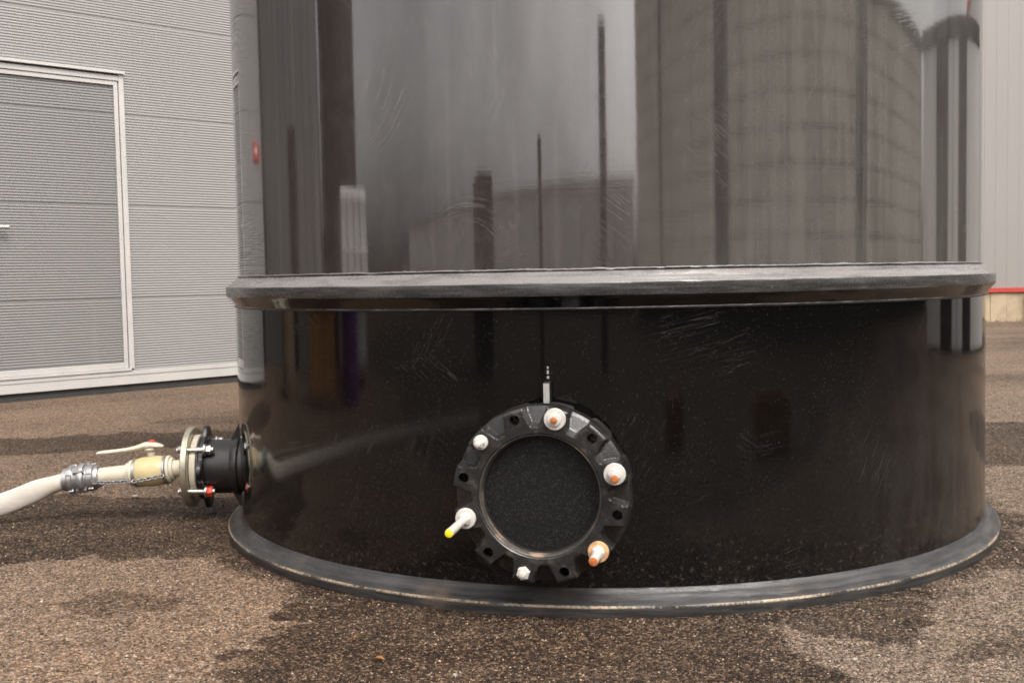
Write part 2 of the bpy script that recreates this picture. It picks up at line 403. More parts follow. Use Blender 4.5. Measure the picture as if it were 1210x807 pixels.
bm = bmesh.new()
for i, (a, b) in enumerate(((-1.6, -.285), (-.281, .0), (.004, .285), (.289, 1.6), (1.604, 5), (5.004, 9), (9.004, 14))): box(bm, a, b, -.012-.004*(i % 2), .19, -.02, .5, bev=.004)
mesh_obj('plinth', bm, m_conc, rb)
bm = bmesh.new()
box(bm, -1.75, 14.1, -.2, 9.1, 7.21, 7.5, bev=.02); mesh_obj('roof', bm, m_redtrim, rb)
bm = bmesh.new(); sweep(bm, catmull([(.40, -.10, .50), (.42, -.12, .36), (.47, -.22, .12), (.50, -.34, .05)], 6), .055, .055, 16)
mesh_obj('drain_pipe', bm, m_flash, rb, smooth=40)
bm = bmesh.new()       # dry weeds and litter along the foot of the plinth
for i in range(70):
    x = rng.uniform(-1.2, .8); h = rng.uniform(.02, .09); y = -.03-rng.random()*.12; a = rng.uniform(-.05, .05); b = rng.uniform(-.05, .03)
    v = [bm.verts.new((8.6+x-.006, 19.11+y, 0)), bm.verts.new((8.6+x+.008, 19.11+y, 0)), bm.verts.new((8.6+x+a, 19.11+y+b, h))]
    bm.faces.new(v)
props(mesh_obj('weeds', bm, simple('dry_weed', (.13, .09, .05), .9)), 'dry weeds along the foot of the cream plinth', 'weeds', kind='stuff')

# ---------------------------------------------------------------- the tank
TX, TY = .3668, 4.5248
RU, RL = 1.4407, 1.456
tank = empty('storage_tank', (TX, TY, 0))
props(tank, 'large glossy black plastic storage tank with a projecting collar and a round bolted opening', 'tank')
def shell_material(name, upper):
    k = NT(name); o = k.obj(); s = k.n('SeparateXYZ'); k.l(o, s.inputs[0])
    az = k.math('ARCTAN2', s.outputs[0], k.math('MULTIPLY', s.outputs[1], -1.0))
    u = k.math('MULTIPLY', az, RL)
    cv = k.n('CombineXYZ'); k.l(u, cv.inputs[0]); k.l(s.outputs[2], cv.inputs[1]); v = cv.outputs[0]; z = s.outputs[2]
    # long faint polishing lines, cloudy film, pin-point dust
    hor = k.noise(k.scalev(v, (1.2, 70, 1)), 1.5, 4, .6).outputs[0]
    ver = k.noise(k.scalev(v, (26, .5, 1)), 1.0, 4, .6).outputs[0]
    cloud = k.noise(k.scalev(v, (1, .7, 1)), 1.7, 6, .6, .4).outputs[0]
    fine = k.noise(v, 90, 3).outputs[0]
    vd = k.vor(v, 260); sc = k.n('SeparateColor'); k.l(vd.outputs['Color'], sc.inputs[0])
    speck = k.math('MULTIPLY', k.mapr(vd.outputs['Distance'], .24, .10), k.mapr(k.math('ADD', sc.outputs[0], k.math('MULTIPLY', k.math('SUBTRACT', cloud, .5), .7)), .84, .95))
    # thin random scratches: warped stripes at three slants, kept only in patches
    scr = None
    for ang, sx, seed in ((.5, 34, 3.1), (-.9, 28, 9.7), (1.35, 40, 5.2)):
        mp_ = k.n('Mapping'); k.l(v, mp_.inputs[0]); mp_.inputs['Rotation'].default_value = (0, 0, ang); mp_.inputs['Location'].default_value = (seed, seed*.7, 0)
        st = k.noise(k.scalev(mp_.outputs[0], (sx, 1.6, 1)), 2.0, 2, .5, .35).outputs[0]
        line = k.mapr(k.math('ABSOLUTE', k.math('SUBTRACT', st, .5)), .012, .002)
        msk = k.mapr(k.noise(mp_.outputs[0], 2.6, 3).outputs[0], .56, .68)
        q = k.math('MULTIPLY', line, msk); scr = q if scr is None else k.math('MAXIMUM', scr, q)
    # arc-shaped wiping marks
    def wipe(cu, cz, r0, r1, scale, seed, d0, d1):
        m_ = k.n('VectorMath', operation='SUBTRACT'); k.l(v, m_.inputs[0]); m_.inputs[1].default_value = (cu, cz, 0)
        wv = k.n('TexNoise'); ln = k.n('VectorMath', operation='LENGTH'); k.l(m_.outputs[0], ln.inputs[0])
        sp = k.n('SeparateXYZ'); k.l(m_.outputs[0], sp.inputs[0])
        an = k.math('ARCTAN2', sp.outputs[1], sp.outputs[0])
        cc = k.n('CombineXYZ'); k.l(k.math('MULTIPLY', ln.outputs['Value'], scale), cc.inputs[0]); k.l(k.math('MULTIPLY', an, 1.1), cc.inputs[1]); cc.inputs[2].default_value = seed
        wb = k.noise(v, 7, 4, .6); k.l(k.math('ADD', k.math('MULTIPLY', ln.outputs['Value'], scale), k.math('MULTIPLY', wb.outputs[0], 7)), cc.inputs[0])
        k.l(cc.outputs[0], wv.inputs['Vector']); wv.inputs['Scale'].default_value = 1; wv.inputs['Detail'].default_value = 3
        a = k.mapr(wv.outputs[0], .50, .66)
        mk = k.math('MULTIPLY', k.mapr(ln.outputs['Value'], r0, r0+.05), k.mapr(ln.outputs['Value'], r1, r1-.05))
        mk = k.math('MULTIPLY', mk, k.math('MULTIPLY', k.mapr(an, d0-.15, d0+.1), k.mapr(an, d1+.25, d1-.1)))
        return k.math('MULTIPLY', k.math('MULTIPLY', a, mk), k.mapr(wb.outputs[0], .38, .62))
    if upper:
        wps = [(-1.02, 1.62, .16, .46, 190, 1, -1.0, -.15), (-.62, 1.52, .10, .26, 210, 4, -.9, .3), (-.5, 1.02, .05, .2, 200, 6, .5, 2.2)]
    else:
        wps = [(-.9, .55, .16, .34, 170, 1, -.6, .1)]
    wp = None
    for a in wps:
        q = wipe(*a); wp = q if wp is None else k.math('MAXIMUM', wp, q)
    if upper:
        film = k.mapr(cloud, .3, .75, .25, 1.0)
        base0 = k.mix(film, (.022, .0185, .0175), (.044, .0375, .0355))
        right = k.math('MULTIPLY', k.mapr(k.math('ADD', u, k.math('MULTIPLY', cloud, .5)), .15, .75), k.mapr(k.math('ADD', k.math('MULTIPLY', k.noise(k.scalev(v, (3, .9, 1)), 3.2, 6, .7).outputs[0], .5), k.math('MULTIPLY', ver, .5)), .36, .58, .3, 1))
        base0 = k.mix(right, base0, (.070, .068, .061))  # right side paler: brightness of the mirrored warehouse put into the film colour
        mott = k.noise(k.scalev(v, (2.2, .8, 1)), 16, 6, .75).outputs[0]
        base0 = k.mix(k.mapr(mott, .45, .75, 0, .35), base0, (.085, .077, .07))
        drip = k.math('MULTIPLY', k.mapr(ver, .55, .72), .5)
        base0 = k.mix(drip, base0, (.075, .068, .062))
        rough = k.math('ADD', k.mapr(cloud, .35, .75, .03, .08), k.math('MULTIPLY', k.mapr(hor, .45, .75), .03))
    else:
        right = k.math('MULTIPLY', k.mapr(u, .35, 1.6), k.mapr(z, .78, .35))
        grime = k.math('MULTIPLY', right, k.mapr(k.noise(k.scalev(v, (5, 1.6, 1)), 3, 5, .7).outputs[0], .35, .62))
        base0 = k.mix(grime, (.0030, .0029, .0029), (.021, .0206, .0206))
        grit = k.mapr(k.noise(v, 330, 2, .7).outputs[0], .57, .70, 0, .55)
        base0 = k.mix(k.math('MULTIPLY', grit, k.mapr(k.math('ADD', z, k.math('MULTIPLY', cloud, -.6)), .45, -.1)), base0, (.045, .0425, .041))
        splash = k.math('MULTIPLY', k.mapr(k.math('ADD', z, k.math('MULTIPLY', cloud, .15)), .34, .14), k.mapr(k.noise(v, 55, 4, .7).outputs[0], .55, .68, 0, .8))
        base0 = k.mix(splash, base0, (.045, .036, .028))
        rough = k.math('ADD', k.mapr(cloud, .35, .75, .045, .10), k.math('MULTIPLY', grime, .2))
        rough = k.math('ADD', rough, k.math('MULTIPLY', k.mapr(hor, .5, .75), .02))
    base1 = k.mix(k.math('MULTIPLY', wp, .45 if upper else .05), base0, (.13, .121, .114))
    base1 = k.mix(k.math('MULTIPLY', scr, .10), base1, (.20, .19, .18))
    base1 = k.mix(k.math('MULTIPLY', speck, .50 if not upper else .16), base1, (.24, .225, .21))
    k.base(base1)
    rough = k.math('ADD', rough, k.math('MULTIPLY', wp, .07)); rough = k.math('ADD', rough, k.math('MULTIPLY', speck, .4))
    k.l(rough, k.b.inputs['Roughness']); k.b.inputs['IOR'].default_value = 2.2 if upper else 1.44
    big = k.noise(k.scalev(v, (1, .22, 1)), 2.6, 2).outputs[0]; mid = k.noise(k.scalev(v, (1, .35, 1)), 9, 2).outputs[0]
    nb = k.bump(k.math('ADD', big, k.math('MULTIPLY', mid, .12)), .05, .016)
    nb = k.bump(hor, .05, .0006, nb)
    nb = k.bump(k.math('ADD', k.math('MULTIPLY', wp, 1.0), k.math('ADD', k.math('MULTIPLY', fine, .25), k.math('MULTIPLY', scr, -.8))), .05, .0010, nb)
    k.l(nb, k.b.inputs['Normal'])
    return k.m
def ring_material(name, col, rough, dirty=True):
    k = NT(name); o = k.obj(); s = k.n('SeparateXYZ'); k.l(o, s.inputs[0])
    az = k.math('MULTIPLY', k.math('ARCTAN2', s.outputs[0], k.math('MULTIPLY', s.outputs[1], -1.0)), RL)
    cv = k.n('CombineXYZ'); k.l(az, cv.inputs[0]); k.l(s.outputs[2], cv.inputs[1]); v = cv.outputs[0]
    n = k.noise(k.scalev(v, (2.2, 26, 1)), 2.5, 5, .62).outputs[0]; f = k.noise(v, 110, 4, .65).outputs[0]; m_ = k.noise(v, 4, 5).outputs[0]
    c = k.mix(k.mapr(n, .35, .72), tuple(x*.6 for x in col), tuple(min(1, x*1.9) for x in col))
    c = k.mix(k.mapr(f, .60, .72, 0, .5), c, tuple(x*3+.02 for x in col))
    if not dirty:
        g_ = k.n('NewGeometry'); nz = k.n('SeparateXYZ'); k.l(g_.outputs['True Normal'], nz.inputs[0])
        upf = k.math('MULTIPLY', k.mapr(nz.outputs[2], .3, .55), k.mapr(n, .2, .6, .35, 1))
        c = k.mix(upf, c, (.165, .155, .149))  # upward faces paler: sky highlight put into the dust colour
    if dirty:
        rim = k.math('MULTIPLY', k.mapr(s.outputs[2], .0265, .0285), k.mapr(s.outputs[2], .0352, .0330))
        rim = k.math('MULTIPLY', rim, k.mapr(k.math('ADD', m_, k.math('MULTIPLY', k.math('SUBTRACT', f, .5), .6)), .38, .62))
        c = k.mix(k.math('MULTIPLY', rim, k.mapr(f, .25, .55, .2, 1)), c, (.33, .255, .17))
        c = k.mix(k.math('MULTIPLY', k.mapr(m_, .55, .7, 0, .7), k.mapr(s.outputs[2], .09, .04)), c, (.10, .075, .055))
    k.base(c); k.l(k.mapr(f, .3, .7, rough-.08, rough+.14, False), k.b.inputs['Roughness'])
    nb = k.bump(n, .35, .006); k.l(k.bump(f, .25, .0015, nb), k.b.inputs['Normal'])
    return k.m
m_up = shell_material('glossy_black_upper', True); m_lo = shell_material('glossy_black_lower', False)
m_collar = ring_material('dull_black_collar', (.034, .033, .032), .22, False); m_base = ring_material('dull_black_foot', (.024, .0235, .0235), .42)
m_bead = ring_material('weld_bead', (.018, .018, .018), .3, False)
SEG = 384
m_under_shade = simple('collar_shade_black', (.004, .004, .004), .12, var=.3, scale=8, bump=.02)  # collar underside: occlusion shade put into a darker black
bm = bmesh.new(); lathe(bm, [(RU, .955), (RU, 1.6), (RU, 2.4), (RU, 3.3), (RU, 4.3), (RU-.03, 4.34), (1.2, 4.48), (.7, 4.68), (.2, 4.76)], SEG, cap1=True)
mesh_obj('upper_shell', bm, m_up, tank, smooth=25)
bm = bmesh.new(); lathe(bm, [(RL, .03), (RL, .3), (RL, .6), (RL, .875)], SEG); mesh_obj('lower_shell', bm, m_lo, tank, smooth=25)
def wob(amp, f=3.0, seed=0):
    def j(i, a, r, z):
        n1 = noise.noise(Vector((math.cos(a)*f*2, math.sin(a)*f*2, i*1.7+seed))); n2 = noise.noise(Vector((math.cos(a)*f*14, math.sin(a)*f*14, i*2.3+seed)))
        return amp*(n1+.5*n2), amp*.6*(n2+.4*n1)
    return j
bm = bmesh.new()
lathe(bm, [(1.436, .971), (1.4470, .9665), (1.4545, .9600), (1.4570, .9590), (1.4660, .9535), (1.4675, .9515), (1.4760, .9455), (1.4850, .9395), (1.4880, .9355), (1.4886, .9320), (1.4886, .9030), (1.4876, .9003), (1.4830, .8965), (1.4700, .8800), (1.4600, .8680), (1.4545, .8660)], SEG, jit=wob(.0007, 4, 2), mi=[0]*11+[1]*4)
collar = mesh_obj('collar', bm, [m_collar, m_under_shade], tank, smooth=28)
bm = bmesh.new(); lathe(bm, [(1.4390, .9655), (1.4440, .9705), (1.4440, .9745), (1.4390, .9785)], 768, jit=wob(.0019, 9, 5)); mesh_obj('weld_bead', bm, m_bead, collar, smooth=60)
bm = bmesh.new(); lathe(bm, [(1.4550, .8585), (1.4590, .8600), (1.4605, .8640), (1.4590, .8685), (1.4550, .8700)], 768, jit=wob(.0011, 8, 9)); mesh_obj('weld_bead', bm, m_bead, collar, smooth=60)
bm = bmesh.new()
lathe(bm, [(1.4540, .0720), (1.4575, .0700), (1.4610, .0640), (1.4670, .0575), (1.4720, .0550), (1.4750, .0525), (1.4840, .0460), (1.4895, .0420), (1.4930, .0415), (1.4995, .0375), (1.5055, .0350), (1.5085, .0325), (1.5100, .0280), (1.5100, .0150), (1.5085, .0000)], 512, jit=wob(.0013, 5, 1))
mesh_obj('base_ring', bm, m_base, tank, smooth=32)
# lifting lug above the opening
m_blk = simple('black_plastic', (.018, .0175, .017), .38, var=.35, scale=25, bump=.12)
m_lug = simple('scuffed_grey_edge', (.30, .29, .28), .45, var=.3, scale=60)
laz = math.atan2(.1-TX, TY-3.094); lM = Matrix.Rotation(laz, 4, 'Z')      # local -y points out of the tank
bm = bmesh.new()
box(bm, -.009, .009, -RL-.036, -RL+.01, .575, .660, mi=0, bev=.002)
box(bm, -.0085, .0085, -RL-.0375, -RL-.0362, .577, .6575, mi=1)
box(bm, -.003, .003, -RL-.004, -RL+.002, .668, .675, mi=1); box(bm, -.0025, .0025, -RL-.004, -RL+.002, .681, .691, mi=1); box(bm, -.002, .002, -RL-.004, -RL+.002, .696, .702, mi=1)
lug = mesh_obj('lug', bm, [m_blk, m_lug], tank); lug.matrix_local = lM

# round opening: short neck, blind plate clamped between two backing rings, twelve bolt positions
oaz = R(-11.8); on = Vector((math.sin(oaz), -math.cos(oaz), 0))
ocen = Vector((.066, 2.957, .3605))                      # centre of the front ring's face
OM = axis_M(ocen, on)                                    # x right, y up, z outwards
OML = Matrix.Translation((-TX, -TY, 0)) @ OM
bm = bmesh.new(); lathe(bm, [(.160, -.22), (.160, -.03), (.166, -.03), (.170, -.14), (.170, -.24)], 96)
lathe(bm, [(.182, -.180), (.178, -.150), (.171, -.130)], 96, jit=wob(.002, 6, 4))
neck = mesh_obj('manhole_neck', bm, m_blk, tank, smooth=35); neck.matrix_local = OML
k = NT('dusty_black_plate'); p = k.obj(); fn = k.noise(p, 260, 3, .7).outputs[0]; vd = k.vor(p, 430); sc = k.n('SeparateColor'); k.l(vd.outputs['Color'], sc.inputs[0])
sp = k.math('MULTIPLY', k.mapr(vd.outputs['Distance'], .33, .12), k.mapr(sc.outputs[1], .55, .95))
k.base(k.mix(sp, k.mix(k.mapr(fn, .4, .7), (.0035, .0035, .0034), (.010, .0095, .009)), (.21, .198, .186))); k.b.inputs['Roughness'].default_value = .55
k.l(k.bump(fn, .5, .002), k.b.inputs['Normal']); k.b.inputs['Specular IOR Level'].default_value = .22
m_plate = k.m
bm = bmesh.new(); lathe(bm, [(.2, -.060), (.2, -.052), (.196, -.050), (.163, -.050), (.162, -.040), (.001, -.040)], 128, cap1=True)
mesh_obj('blind_plate', bm, m_plate, neck, smooth=35)
RI, RO = .170, .2425
bm = bmesh.new(); lathe(bm, [(.1697, -.0045), (.168, -.0035), (.1655, -.005), (.1635, -.018), (.1625, -.042)], 128, jit=wob(.0004, 6, 3)); mesh_obj('gasket', bm, simple('dirty_seal', (.055, .048, .042), .6, var=.5, scale=14, bump=.2, dirt=((.30, .21, .14), .8)), neck, smooth=50)
BA = [R(12.5+30*i) for i in range(12)]         # clockwise from the top
BC = .2165
def ring_height(r, a):
    """front relief of the backing ring: full height at bolt bosses and inner rim, sunk pockets between, falling to the outer edge"""
    d = min(abs(((a-b+math.pi) % (2*math.pi))-math.pi) for b in BA)       # angle to the nearest bolt
    edge = (.118+.9*max(0, .228-r)*2.0)                                   # boss half-width grows inwards
    t = max(0, min(1, (d*BC/.2165-edge)/.035)); t = t*t*(3-2*t)
    q = max(0, min(1, (r-.188)/.012)); q = q*q*(3-2*q)
    h = -(.016+.026*max(0, min(1, (r-.188)/.052)))*t*q
    h -= .004*max(0, min(1, (r-.236)/.006))**2
    return h
def backing_ring(name, flip, z0, th=.048, RO=RO):
    bm = bmesh.new(); SA = 480
    rs = [RI, RI+.003]+[RI+.006+(RO-.002-RI-.006)*i/18 for i in range(19)]+[RO]
    grid = []
    for j, r in enumerate(rs):
        row = []
        for i in range(SA):
            a = 2*math.pi*i/SA; h = ring_height(r, a)
            if j == 0: h = -.003
            z = (z0+h) if not flip else (z0-th-h)
            row.append(bm.verts.new((r*math.sin(a), r*math.cos(a), z)))
        grid.append(row)
    zb = z0-th if not flip else z0
    rowo = [bm.verts.new((RO*math.sin(2*math.pi*i/SA), RO*math.cos(2*math.pi*i/SA), zb)) for i in range(SA)]
    rowi = [bm.verts.new((RI*math.sin(2*math.pi*i/SA), RI*math.cos(2*math.pi*i/SA), zb)) for i in range(SA)]
    rows = grid+[rowo, rowi]
    for a, b in zip(rows, rows[1:]+rows[:1]):
        for i in range(SA):
            bm.faces.new((a[i], b[i], b[(i+1) % SA], a[(i+1) % SA]))
    bmesh.ops.recalc_face_normals(bm, faces=bm.faces)
    o = mesh_obj(name, bm, [m_ringm, m_hole], neck)
    cb = bmesh.new()
    for b in BA: lathe(cb, [(.0142, -.2), (.0142, .2)], 20, Matrix.Translation((BC*math.sin(b), BC*math.cos(b), z0-.02)), cap0=True, cap1=True)
    c = mesh_obj('cutter', cb, m_hole); c.parent = neck
    bo = o.modifiers.new('holes', 'BOOLEAN'); bo.operation = 'DIFFERENCE'; bo.object = c; bo.solver = 'EXACT'
    bpy.context.view_layer.update()
    me = bpy.data.meshes.new_from_object(o.evaluated_get(bpy.context.evaluated_depsgraph_get()))
    o.modifiers.clear(); o.data = me; bpy.data.objects.remove(c)
    for p_ in me.polygons: p_.use_smooth = True
    me.set_sharp_from_angle(angle=R(38))
    return o
m_ringm = simple('grey_black_ring', (.016, .0156, .0153), .32, var=.4, scale=30, bump=.15, dirt=((.075, .065, .055), .6))
m_hole = simple('black_hole', (.006, .006, .006), .6)
backing_ring('backing_ring', False, 0.0)
backing_ring('backing_ring', True, -.066, RO=.2465)
m_bolt = simple('white_coated_bolt', (.52, .50, .465), .4, var=.18, scale=70, bump=.1, dirt=((.40, .27, .16), .45))
m_orange = simple('orange_rust_tip', (.44, .13, .03), .6, var=.35, scale=120, bump=.15); m_yellow = simple('yellow_cap', (.80, .62, .02), .45, var=.1, scale=80)
m_rustw = simple('rusty_washer', (.62, .36, .18), .6, var=.45, scale=60, bump=.1)
def bolt(i, washer, rw, nut, L, tip, rr=.0115, lean=(0, 0), label=None, wm=0):
    b = BA[i]; P = Vector((BC*math.sin(b), BC*math.cos(b), 0)); Z = Vector((0, 0, 1)); bm = bmesh.new()
    D = Vector((lean[0], lean[1], 1)).normalized(); z = 0
    lathe(bm, [(.011, -.11), (.011, 0)], 12, Matrix.Translation(P))
    if washer:
        lathe(bm, [(rw*.97, 0), (rw, .0015), (rw, .006), (rw*.95, .0085), (rw*.62, .0095), (rw*.60, .015), (rw*.52, .016), (.008, .016)], 40, Matrix.Translation(P), [wm]*4+[0]*3, cap1=True); z = .0155
    if nut: hexnut(bm, P+Z*z, D, nut, .016, 0, rot=b); z += .015
    if L:
        rod(bm, P+D*z, P+D*(z+L), rr, 20, 0, .0015)
        M = axis_M(P+D*(z+L-.0005), D)
        lathe(bm, [(rr*.93, 0), (rr*.90, .004), (rr*.6, .0055)], 20, M, tip, cap1=True)
    o = mesh_obj('bolt', bm, [m_bolt, m_orange, m_yellow, m_rustw], neck, smooth=35)
    if label: o['label'] = label
    return o
bolt(0, True, .030, 0, .006, 1, .0095, label='bolt with wide white washer and orange tip near the top of the ring')
bolt(2, True, .030, .0175, .040, 1, .0115, label='bolt with wide white washer and short orange tipped stud on the right of the ring', lean=(.10, 0))
bolt(4, True, .029, .0175, .075, 1, .0125, label='bolt with rusty washer and orange tipped stud at lower right of the ring', wm=3)
bolt(6, False, 0, .0190, .008, 0, .010, label='small white hexagon bolt at the bottom of the ring')
bolt(8, True, .029, .0165, .150, 2, .0115, label='long white stud with a yellow end on the left of the ring')
bolt(10, True, .0205, .0150, .010, 0, .009, label='small white bolt with narrow washer at upper left of the ring')

# side nozzle with gussets, facing left
NA = Vector((-math.cos(R(2)), -math.sin(R(2)), 0)); NP = Vector((-1.040, 4.46, .2075)); NS = 1.12
NM = axis_M(NP, NA) @ Matrix.Scale(NS, 4)                  # z along the nozzle, y up, x towards the camera side or away
NML = Matrix.Translation((-TX, -TY, 0)) @ NM
m_pipe = simple('matt_black_pipe', (.020, .0185, .018), .36, var=.3, scale=14, bump=.2)
bm = bmesh.new(); lathe(bm, [(.098, -.25), (.098, .194), (.098, .196)], 64)
lathe(bm, [(.0985, .062), (.1035, .066), (.1045, .070), (.1045, .080), (.102, .085), (.0985, .092)], 64, jit=wob(.0016, 3, 3))
lathe(bm, [(.098, .194), (.106, .1975), (.115, .1978), (.117, .199), (.117, .204), (.115, .206), (.08, .206)], 72)
noz = mesh_obj('side_nozzle', bm, m_pipe, tank, smooth=35); noz.matrix_local = NML
for sgn in (1, -1):
    bm = bmesh.new(); vs = []
    for x in (-.008, .008):
        vs.append([bm.verts.new((x, sgn*yy, zz)) for yy, zz in ((.096, .100), (.170, .062), (.174, .030), (.096, .030))])
    bm.faces.new(vs[0]); bm.faces.new(vs[1][::-1])
    for i in range(4): bm.faces.new((vs[0][i], vs[1][i], vs[1][(i+1) % 4], vs[0][(i+1) % 4]))
    bmesh.ops.recalc_face_normals(bm, faces=bm.faces); mesh_obj('gusset', bm, m_pipe, noz)
# lobed backing ring on the nozzle
bm = bmesh.new(); SA = 160; rows = []
def lobe(a): return .120+.031*max(0, math.cos(a*4))**1.6
for j, (zz, kin) in enumerate(((.197, 0), (.195, .004), (.182, .004), (.178, 0))):
    rows.append([bm.verts.new(((lobe(2*math.pi*i/SA+R(0))-.004+kin)*math.sin(2*math.pi*i/SA), (lobe(2*math.pi*i/SA)-.004+kin)*math.cos(2*math.pi*i/SA), zz)) for i in range(SA)])
ri = [[bm.verts.new((.1*math.sin(2*math.pi*i/SA), .1*math.cos(2*math.pi*i/SA), zz)) for i in range(SA)] for zz in (.178, .197)]
rows += ri
for a, b in zip(rows, rows[1:]+rows[:1]):
    for i in range(SA): bm.faces.new((a[i], b[i], b[(i+1) % SA], a[(i+1) % SA]))
bmesh.ops.recalc_face_normals(bm, faces=bm.faces)
mesh_obj('backing_ring', bm, m_ringm, noz, smooth=40)

# ---------------------------------------------------------------- valve bolted to the nozzle
m_cream = simple('cream_plastic', (.52, .47, .37), .38, var=.14, scale=18, bump=.06, dirt=((.50, .42, .29), .5))
m_body = simple('yellowed_plastic', (.50, .41, .22), .40, var=.14, scale=22, bump=.06, dirt=((.50, .40, .22), .5))
m_plate_s = simple('weathered_steel_plate', (.50, .46, .36), .35, .85, var=.3, scale=22, bump=.1)
m_alu = simple('dull_aluminium', (.42, .42, .42), .38, .85, var=.35, scale=30, bump=.15, dirt=((.20, .18, .15), .6))
m_redcap = simple('red_cap', (.62, .05, .02), .4, var=.15, scale=80)
valve = empty('ball_valve', NP); valve.matrix_world = NM
props(valve, 'cream plastic ball valve with lever and steel flange, bolted to the tank nozzle', 'valve')
bm = bmesh.new(); lathe(bm, [(.03, .2305), (.142, .2305), (.1445, .233), (.1445, .2515), (.142, .254), (.03, .254)], 80)
plate = mesh_obj('flange_plate', bm, m_plate_s, valve, smooth=35)
bm = bmesh.new(); lathe(bm, [(.03, .2065), (.112, .2065), (.116, .209), (.116, .228), (.112, .230), (.03, .230)], 72); mesh_obj('gasket_ring', bm, m_cream, valve, smooth=35)
for a, cap_ in ((R(38), 1), (R(-38), 0), (R(142), 0), (R(218), 0)):
    bx, by = .1205*math.sin(a+R(90)), .1205*math.cos(a+R(90))
    bm = bmesh.new(); rod(bm, (bx, by, .142), (bx, by, .272), .0105, 16, bev=.001)
    hexnut(bm, (bx, by, .254), (0, 0, 1), .0155, .013, 0, .3)
    lathe(bm, [(.021, .1705), (.0215, .1715), (.0215, .1765), (.021, .1775)], 24, Matrix.Translation((bx, by, 0)), cap0=True, cap1=True)
    hexnut(bm, (bx, by, .1705), (0, 0, -1), .0185, .020, cap_, .1)
    mesh_obj('bolt', bm, [m_steel, m_redcap], valve, smooth=35)
# the assembly sags a little: own frame
VM = axis_M((0, -.002, .254), (0, -.078, 1), Vector((0, 1, 0))) @ Matrix.Scale(1.09, 4, (0, 0, 1))
def vpart(name, prof, mat, seg=48, jit=None):
    bm = bmesh.new(); lathe(bm, prof, seg, VM, jit=jit); return mesh_obj(name, bm, mat, valve, smooth=35)
vpart('pipe', [(.0305, -.01), (.0305, .074)], m_cream)
vpart('union_nut', [(.03, .050), (.040, .051), (.042, .054), (.042, .060), (.049, .061), (.0505, .063), (.0505, .070), (.048, .072), (.042, .072)], m_cream)
vpart('valve_body', [(.040, .070), (.046, .075), (.0515, .086), (.055, .104), (.055, .140), (.0525, .160), (.048, .176), (.043, .184)], m_body)
vpart('clamp_band', [(.045, .0725), (.0525, .0735), (.0525, .0815), (.046, .0825)], m_alu)
vpart('clamp_band', [(.045, .171), (.0515, .172), (.0515, .181), (.045, .182)], m_alu)
vpart('union_nut', [(.042, .182), (.047, .184), (.047, .193), (.040, .197), (.038, .206), (.032, .208)], m_cream)
vpart('outlet_pipe', [(.0325, .18), (.0315, .24), (.030, .312)], m_cream)
# lever
def vp(up_, along, side=0): return VM @ Vector((side, up_, along))
bm = bmesh.new()
rod(bm, vp(.05, .122), vp(.078, .122), .014, 20, bev=.002); rod(bm, vp(.076, .122), vp(.086, .122), .022, 20, bev=.002)
stn = [(a_-.020, u_, p_, q_) for a_, u_, p_, q_ in [(.098, .086, .010, .005), (.112, .090, .020, .008), (.135, .095, .025, .013), (.158, .095, .024, .013), (.185, .089, .019, .010), (.22, .086, .015, .008), (.27, .085, .0145, .0072), (.305, .085, .0145, .0068), (.318, .084, .011, .005)]]
sweep(bm, [vp(u_, a_) for a_, u_, _, _ in stn], [s[2] for s in stn], [s[3] for s in stn], 16, flat_axis=Vector((0, 1, 0)))
lever = mesh_obj('lever', bm, m_cream, valve, smooth=45)
bm = bmesh.new(); rod(bm, vp(.105, .114), vp(.113, .114), .011, 16, bev=.003); mesh_obj('red_button', bm, m_redcap, lever, smooth=40)
# chain along the near side
m_chain = simple('grey_chain', (.36, .36, .36), .4, .7, var=.3, scale=60)
bm = bmesh.new()
def torus(bm, M, R0, r, sx=1, n=14, m=7):
    rr = []
    for i in range(n):
        a = 2*math.pi*i/n; c = Vector((math.cos(a)*R0*sx, math.sin(a)*R0, 0)); d = Vector((math.cos(a), math.sin(a), 0))
        rr.append([bm.verts.new(M @ (c+d*(r*math.cos(2*math.pi*q/m))+Vector((0, 0, r*math.sin(2*math.pi*q/m))))) for q in range(m)])
    for i in range(n):
        for q in range(m): bm.faces.new((rr[i][q], rr[(i+1) % n][q], rr[(i+1) % n][(q+1) % m], rr[i][(q+1) % m]))
# which side faces the camera: sign of local x
camside = 1 if (NM.to_3x3() @ Vector((1, 0, 0))).y < 0 else -1
for i in range(22):
    t = i/21; al = .080+t*.235; rad = (.056 if al < .18 else .036) + .004
    p_ = vp(-.012-.010*math.sin(t*3.1), al, camside*rad)
    M = Matrix.Translation(p_) @ Matrix.Rotation(R(90), 4, 'Y') @ Matrix.Rotation(R(90 if i % 2 else 0), 4, 'X')
    M = Matrix.Translation(p_) @ (Matrix.Rotation(R(90), 4, 'Y') @ Matrix.Rotation(R(35 if i % 2 else -35), 4, 'X'))
    torus(bm, M, .0062, .0018, 1.35)
mesh_obj('chain', bm, m_chain, valve, smooth=60)
